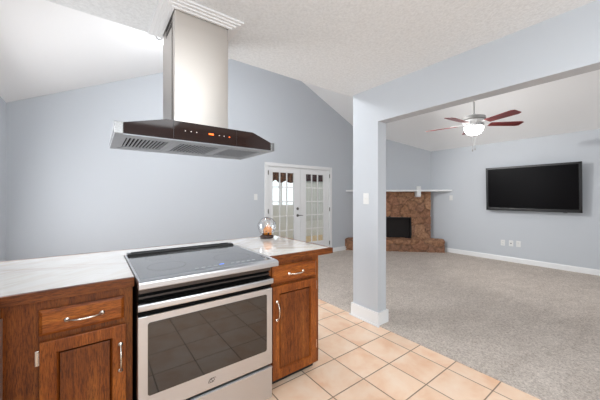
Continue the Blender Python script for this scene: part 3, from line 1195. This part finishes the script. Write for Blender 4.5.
for k in range(5):
    ang = cam_right + math.radians(-5 + 72 * k)
    rm = Matrix.Rotation(ang, 3, 'Z')
    pitch = Matrix.Rotation(math.radians(-11), 3, 'X')
    m = MB()
    out = []
    L0, L1 = .215, .64
    for t in range(11):
        x = L0 + (L1 - L0) * t / 10
        wd = .052 + .020 * t / 10
        if t == 10:
            wd *= .72
        out.append((x, wd))
    loop = [(x, wd) for x, wd in out] + [(x, -wd) for x, wd in reversed(out)]
    v_ = m.prism(loop, 2, -.004, .004)
    for q in v_:
        q.co = rm @ (pitch @ q.co) + Vector((FX, FY, 2.352))
    bl = m.build('blade', cherry, fn)
    m = MB()
    v_ = m.prism([(.10, .018), (.19, .014), (.225, .045), (.285, .040), (.30, 0), (.285, -.040), (.225, -.045), (.19, -.014), (.10, -.018)], 2, .0045, .010)
    for q in v_:
        q.co = rm @ (pitch @ q.co) + Vector((FX, FY, 2.352))
    m.build('blade_iron', trim_white, bl)

# ------------------------------------------------------------------ corner fireplace
T = Vector((1, -1, 0)).normalized()
N = Vector((-1, -1, 0)).normalized()
C0 = Vector(((DX + XR) / 2, (YB + DY) / 2, 0))        # centre of the diagonal wall


def fp(t, d, z):
    return C0 + T * t + N * d + Vector((0, 0, z))


fpl = thing('fireplace', 'brown field-stone corner fireplace with raised hearth and white mantel', 'fireplace', tuple(C0 + N * .1))
STONES = [srgb(*c) for c in ((152, 114, 88), (144, 106, 82), (160, 122, 94), (150, 110, 86), (140, 104, 82), (156, 116, 88), (168, 130, 102), (148, 112, 90))]
MORTAR = srgb(128, 104, 88)


def stone_field(u0, u1, v0, v1, size, seed):
    rnd = random.Random(seed)
    pts = []
    tries = 0
    while tries < 700:
        tries += 1
        p = (rnd.uniform(u0 - .1, u1 + .1), rnd.uniform(v0 - .1, v1 + .1))
        lim = size * rnd.uniform(.68, 1.25)
        if all(((p[0] - q[0]) * .8) ** 2 + (p[1] - q[1]) ** 2 > lim ** 2 for q, _, _ in pts):
            pts.append((p, rnd.choice(STONES), rnd.uniform(.0, .022)))
    def f(u, v_):
        wu = u + .085 * noise.noise(Vector((u * 5, v_ * 5, seed)))
        wv = v_ + .085 * noise.noise(Vector((u * 5, v_ * 5, seed + 9.3)))
        ds = sorted((math.hypot((wu - q[0]) * .8, wv - q[1]), i) for i, (q, _, _) in enumerate(pts))
        e = ds[1][0] - ds[0][0]
        s = min(1.0, max(0.0, (e - .003) / .022))
        i = ds[0][1]
        h = s * (2 - s) * (.030 + pts[i][2] * 1.4) + .006 * noise.noise(Vector((u * 18, v_ * 18, seed)))
        return h, (MORTAR if e < .005 else pts[i][1])
    return f


def stone_grid(m, us, vs_, place, field, skip=None):
    lay = m.bm.loops.layers.float_color.get('stone') or m.bm.loops.layers.float_color.new('stone')
    grid, cols = {}, {}
    for i, u in enumerate(us):
        for j, v_ in enumerate(vs_):
            h, c = field(u, v_)
            grid[i, j] = m.bm.verts.new(place(u, v_, h))
            cols[grid[i, j]] = c
    for i in range(len(us) - 1):
        for j in range(len(vs_) - 1):
            if skip and skip((us[i] + us[i + 1]) / 2, (vs_[j] + vs_[j + 1]) / 2):
                continue
            f = m.bm.faces.new((grid[i, j], grid[i + 1, j], grid[i + 1, j + 1], grid[i, j + 1]))
            for lp in f.loops:
                lp[lay] = cols[lp.vert]
            f.smooth = True
    for q in list(m.bm.verts):
        if not q.link_faces:
            m.bm.verts.remove(q)


def lin(a, b_, step):
    n_ = max(2, int(round((b_ - a) / step)) + 1)
    return [a + (b_ - a) * k / (n_ - 1) for k in range(n_)]


HZ, MZ = .275, 1.44
FB, FT = .365, .815
SW = .815
fld = stone_field(-SW, SW, 0, 1.5, .165, 3)
m = MB()
step = .0145
us = lin(-SW - .06, -SW, step)[:-1] + lin(-SW, -FB, step)[:-1] + lin(-FB, FB, step)[:-1] + lin(FB, SW, step)[:-1] + lin(SW, SW + .06, step)
vz = lin(HZ - .02, FT, step)[:-1] + lin(FT, MZ, step)


def place_face(u, v_, h):
    if abs(u) > SW:       # return round the side towards the wall
        e = abs(u) - SW
        return fp(math.copysign(SW + h * .3, u), max(.004, .10 - e * 1.6), v_)
    return fp(u, .10 + h, v_)


stone_grid(m, us, vz, place_face, fld, lambda u, v_: abs(u) < FB and v_ < FT)
m.build('stone_surround', stone_mat, fpl, keep_normals=False)
# hearth: front and top wrapped by the same field
HD = .36
fld2 = stone_field(-1.3, 1.2, 0, .7, .19, 11)
m = MB()
TL, TR = -1.25, 1.05


def place_hearth(u, v_, h):
    u0, e = u, 0.0
    if u > TR:              # rounded return at the open end
        e = (u - TR)
        u = TR + .02 * min(1, e * 12)
    k = max(0.0, 1 - e / .34)
    if v_ <= HZ:
        t, d, z = u, (HD + h * 1.2 - .03) * k + .012, v_
    else:
        t, d, z = u, (HD - (v_ - HZ)) * k + .012, HZ + h * .9 - .022
    # stay inside the room where the front meets the side walls
    p = fp(t, d, z)
    p.x = min(p.x, XR - .006)
    p.y = min(p.y, YB - .006)
    return p


stone_grid(m, lin(TL, TR, .02) + lin(TR, TR + .33, .02)[1:], lin(0.006, HZ, .018)[:-1] + lin(HZ, HZ + HD - .01, .02), place_hearth, fld2)
# closed right end of the hearth
vsl = []
m.build('hearth', stone_mat, fpl)
# firebox
m = MB()
def fbox(t0, t1, d0, d1, z0, z1, mm):
    vs_ = mm.box(t0, t1, d0, d1, z0, z1)
    for q in vs_:
        q.co = fp(q.co.x, q.co.y, q.co.z)
fbox(-FB, FB, .004, .012, HZ - .01, FT, m); fbox(-FB, -FB + .012, .012, .11, HZ - .01, FT, m)
fbox(FB - .012, FB, .012, .11, HZ - .01, FT, m); fbox(-FB, FB, .012, .11, FT - .012, FT, m)
fbox(-FB, FB, .012, .11, HZ - .012, HZ - .001, m)
fb_ = m.build('firebox', firebox_dark, fpl)
m = MB()
fbox(-FB - .012, FB + .012, .105, .150, FT - .022, FT + .016, m); fbox(-FB - .012, -FB + .012, .105, .135, HZ - .005, FT, m)
fbox(FB - .012, FB + .012, .105, .135, HZ - .005, FT, m)
m.build('firebox_frame', black_plastic, fb_)
# mantel shelf spans the corner
m = MB()
cM = .36
pA = fp(0, cM, 0)
sM = pA.x + pA.y
m.prism([(sM - YB + .003, YB - .003), (DX - .003, YB - .003), (XR - .003, DY - .003), (XR - .003, sM - XR + .003)], 2, MZ + .004, MZ + .044)
ms = m.build('mantel_shelf', trim_white, fpl)
for t in (-.49, .49):
    m = MB()
    vs_ = m.prism([(.135, MZ + .003), (.345, MZ + .003), (.345, MZ - .10), (.31, MZ - .13), (.135, MZ - .13)], 0, t - .045, t + .045)
    for q in vs_:
        q.co = fp(q.co.x, q.co.y, q.co.z)
    m.build('bracket', trim_white, ms)
m = MB()
vs_ = m.box(-.05, .05, 0, .05, 0, .085, .006)
for q in vs_:
    q.co = fp(.50 + q.co.x, .25 + q.co.y, MZ + .0445 + q.co.z)
tag(m.build('small_box', plastic_white, None), 'small white box standing on the mantel shelf above its bracket', 'box')

# ------------------------------------------------------------------ sunroom valances and shade
def valance(name, x0, x1, ztop, drop, mat, label, scallop=.24):
    t = thing(name, label, 'valance', ((x0 + x1) / 2, SY - .08, ztop))
    m = MB()
    n_ = 60
    rows = 8
    g = {}
    for i in range(n_ + 1):
        x = x0 + (x1 - x0) * i / n_
        ph = (x - x0) / (x1 - x0) * 3
        sc = drop * (.86 + scallop * abs(math.sin(PI * ph + .9)))
        for j in range(rows + 1):
            z = ztop - sc * j / rows
            y = SY - .09 + .022 * math.sin(x * 38) * (.4 + .6 * j / rows)
            g[i, j] = m.bm.verts.new((x, y, z))
    for i in range(n_):
        for j in range(rows):
            m.bm.faces.new((g[i, j], g[i + 1, j], g[i + 1, j + 1], g[i, j + 1]))
    ob = m.build('cloth', mat, t, True)
    sm = ob.modifiers.new('thickness', 'SOLIDIFY')
    sm.thickness = .004
    m = MB(); m.tube([(x0 - .04, SY - .085, ztop + .004), (x1 + .04, SY - .085, ztop + .004)], .012, 10)
    for x in (x0 - .02, x1 + .02):
        m.box(x - .008, x + .008, SY - .085, SY - .001, ztop - .006, ztop + .012)
    m.build('curtain_rod', bronze, t, True)
    return t


valance('valance', 4.12, 5.25, 2.12, .34, rust_cloth, 'brown scalloped valance over the bright sunroom window, seen through left door')
valance('valance', 5.38, 6.80, 2.10, .30, maroon_cloth, 'dark maroon valance over the shaded sunroom window, seen through right door', .05)
ws = thing('window_shade', 'pale sage window shade pulled down, seen through the right glazed door', 'blind', (6.08, SY - .03, WZ1))
m = MB()
n_ = 40
for i in range(12):
    xa = W2[0] - .03 + (W2[1] - W2[0] + .06) * i / 12
    xb = W2[0] - .03 + (W2[1] - W2[0] + .06) * (i + 1) / 12
    m.prism([(xa, SY - .030), (xb + .004, SY - .018), (xb + .004, SY - .015), (xa, SY - .027)], 2, .52, 1.98)
m.build('vanes', shade_cloth, ws)
m = MB(); m.box(W2[0] - .04, W2[1] + .04, SY - .04, SY - .002, 1.98, 2.03, .004)
m.build('head_rail', trim_white, ws)

# small ceiling hook beside the chimney
hk = thing('ceiling_hook', 'small grey hook under the sloped ceiling just left of the hood chimney', 'hook', (.60, 3.35, vl(.60)))
hz = vl(.60)
b = MB(); b.lathe([(0, .01), (.028, .01), (.028, -.010), (.012, -.022), (0, -.025)], (.60, 3.35, hz - .012), 18)
b.build('rosette', fan_grey, hk, True)
b = MB()
b.tube([(.60, 3.35, hz - .03), (.60, 3.35, hz - .07)] + [(.60 - .03 + .03 * math.cos(a), 3.35, hz - .07 - .03 * math.sin(a)) for a in (0.5, 1.0, 1.6, 2.2, 2.8, 3.4)], .008, 8)
b.build('hook_wire', fan_grey, hk, True)
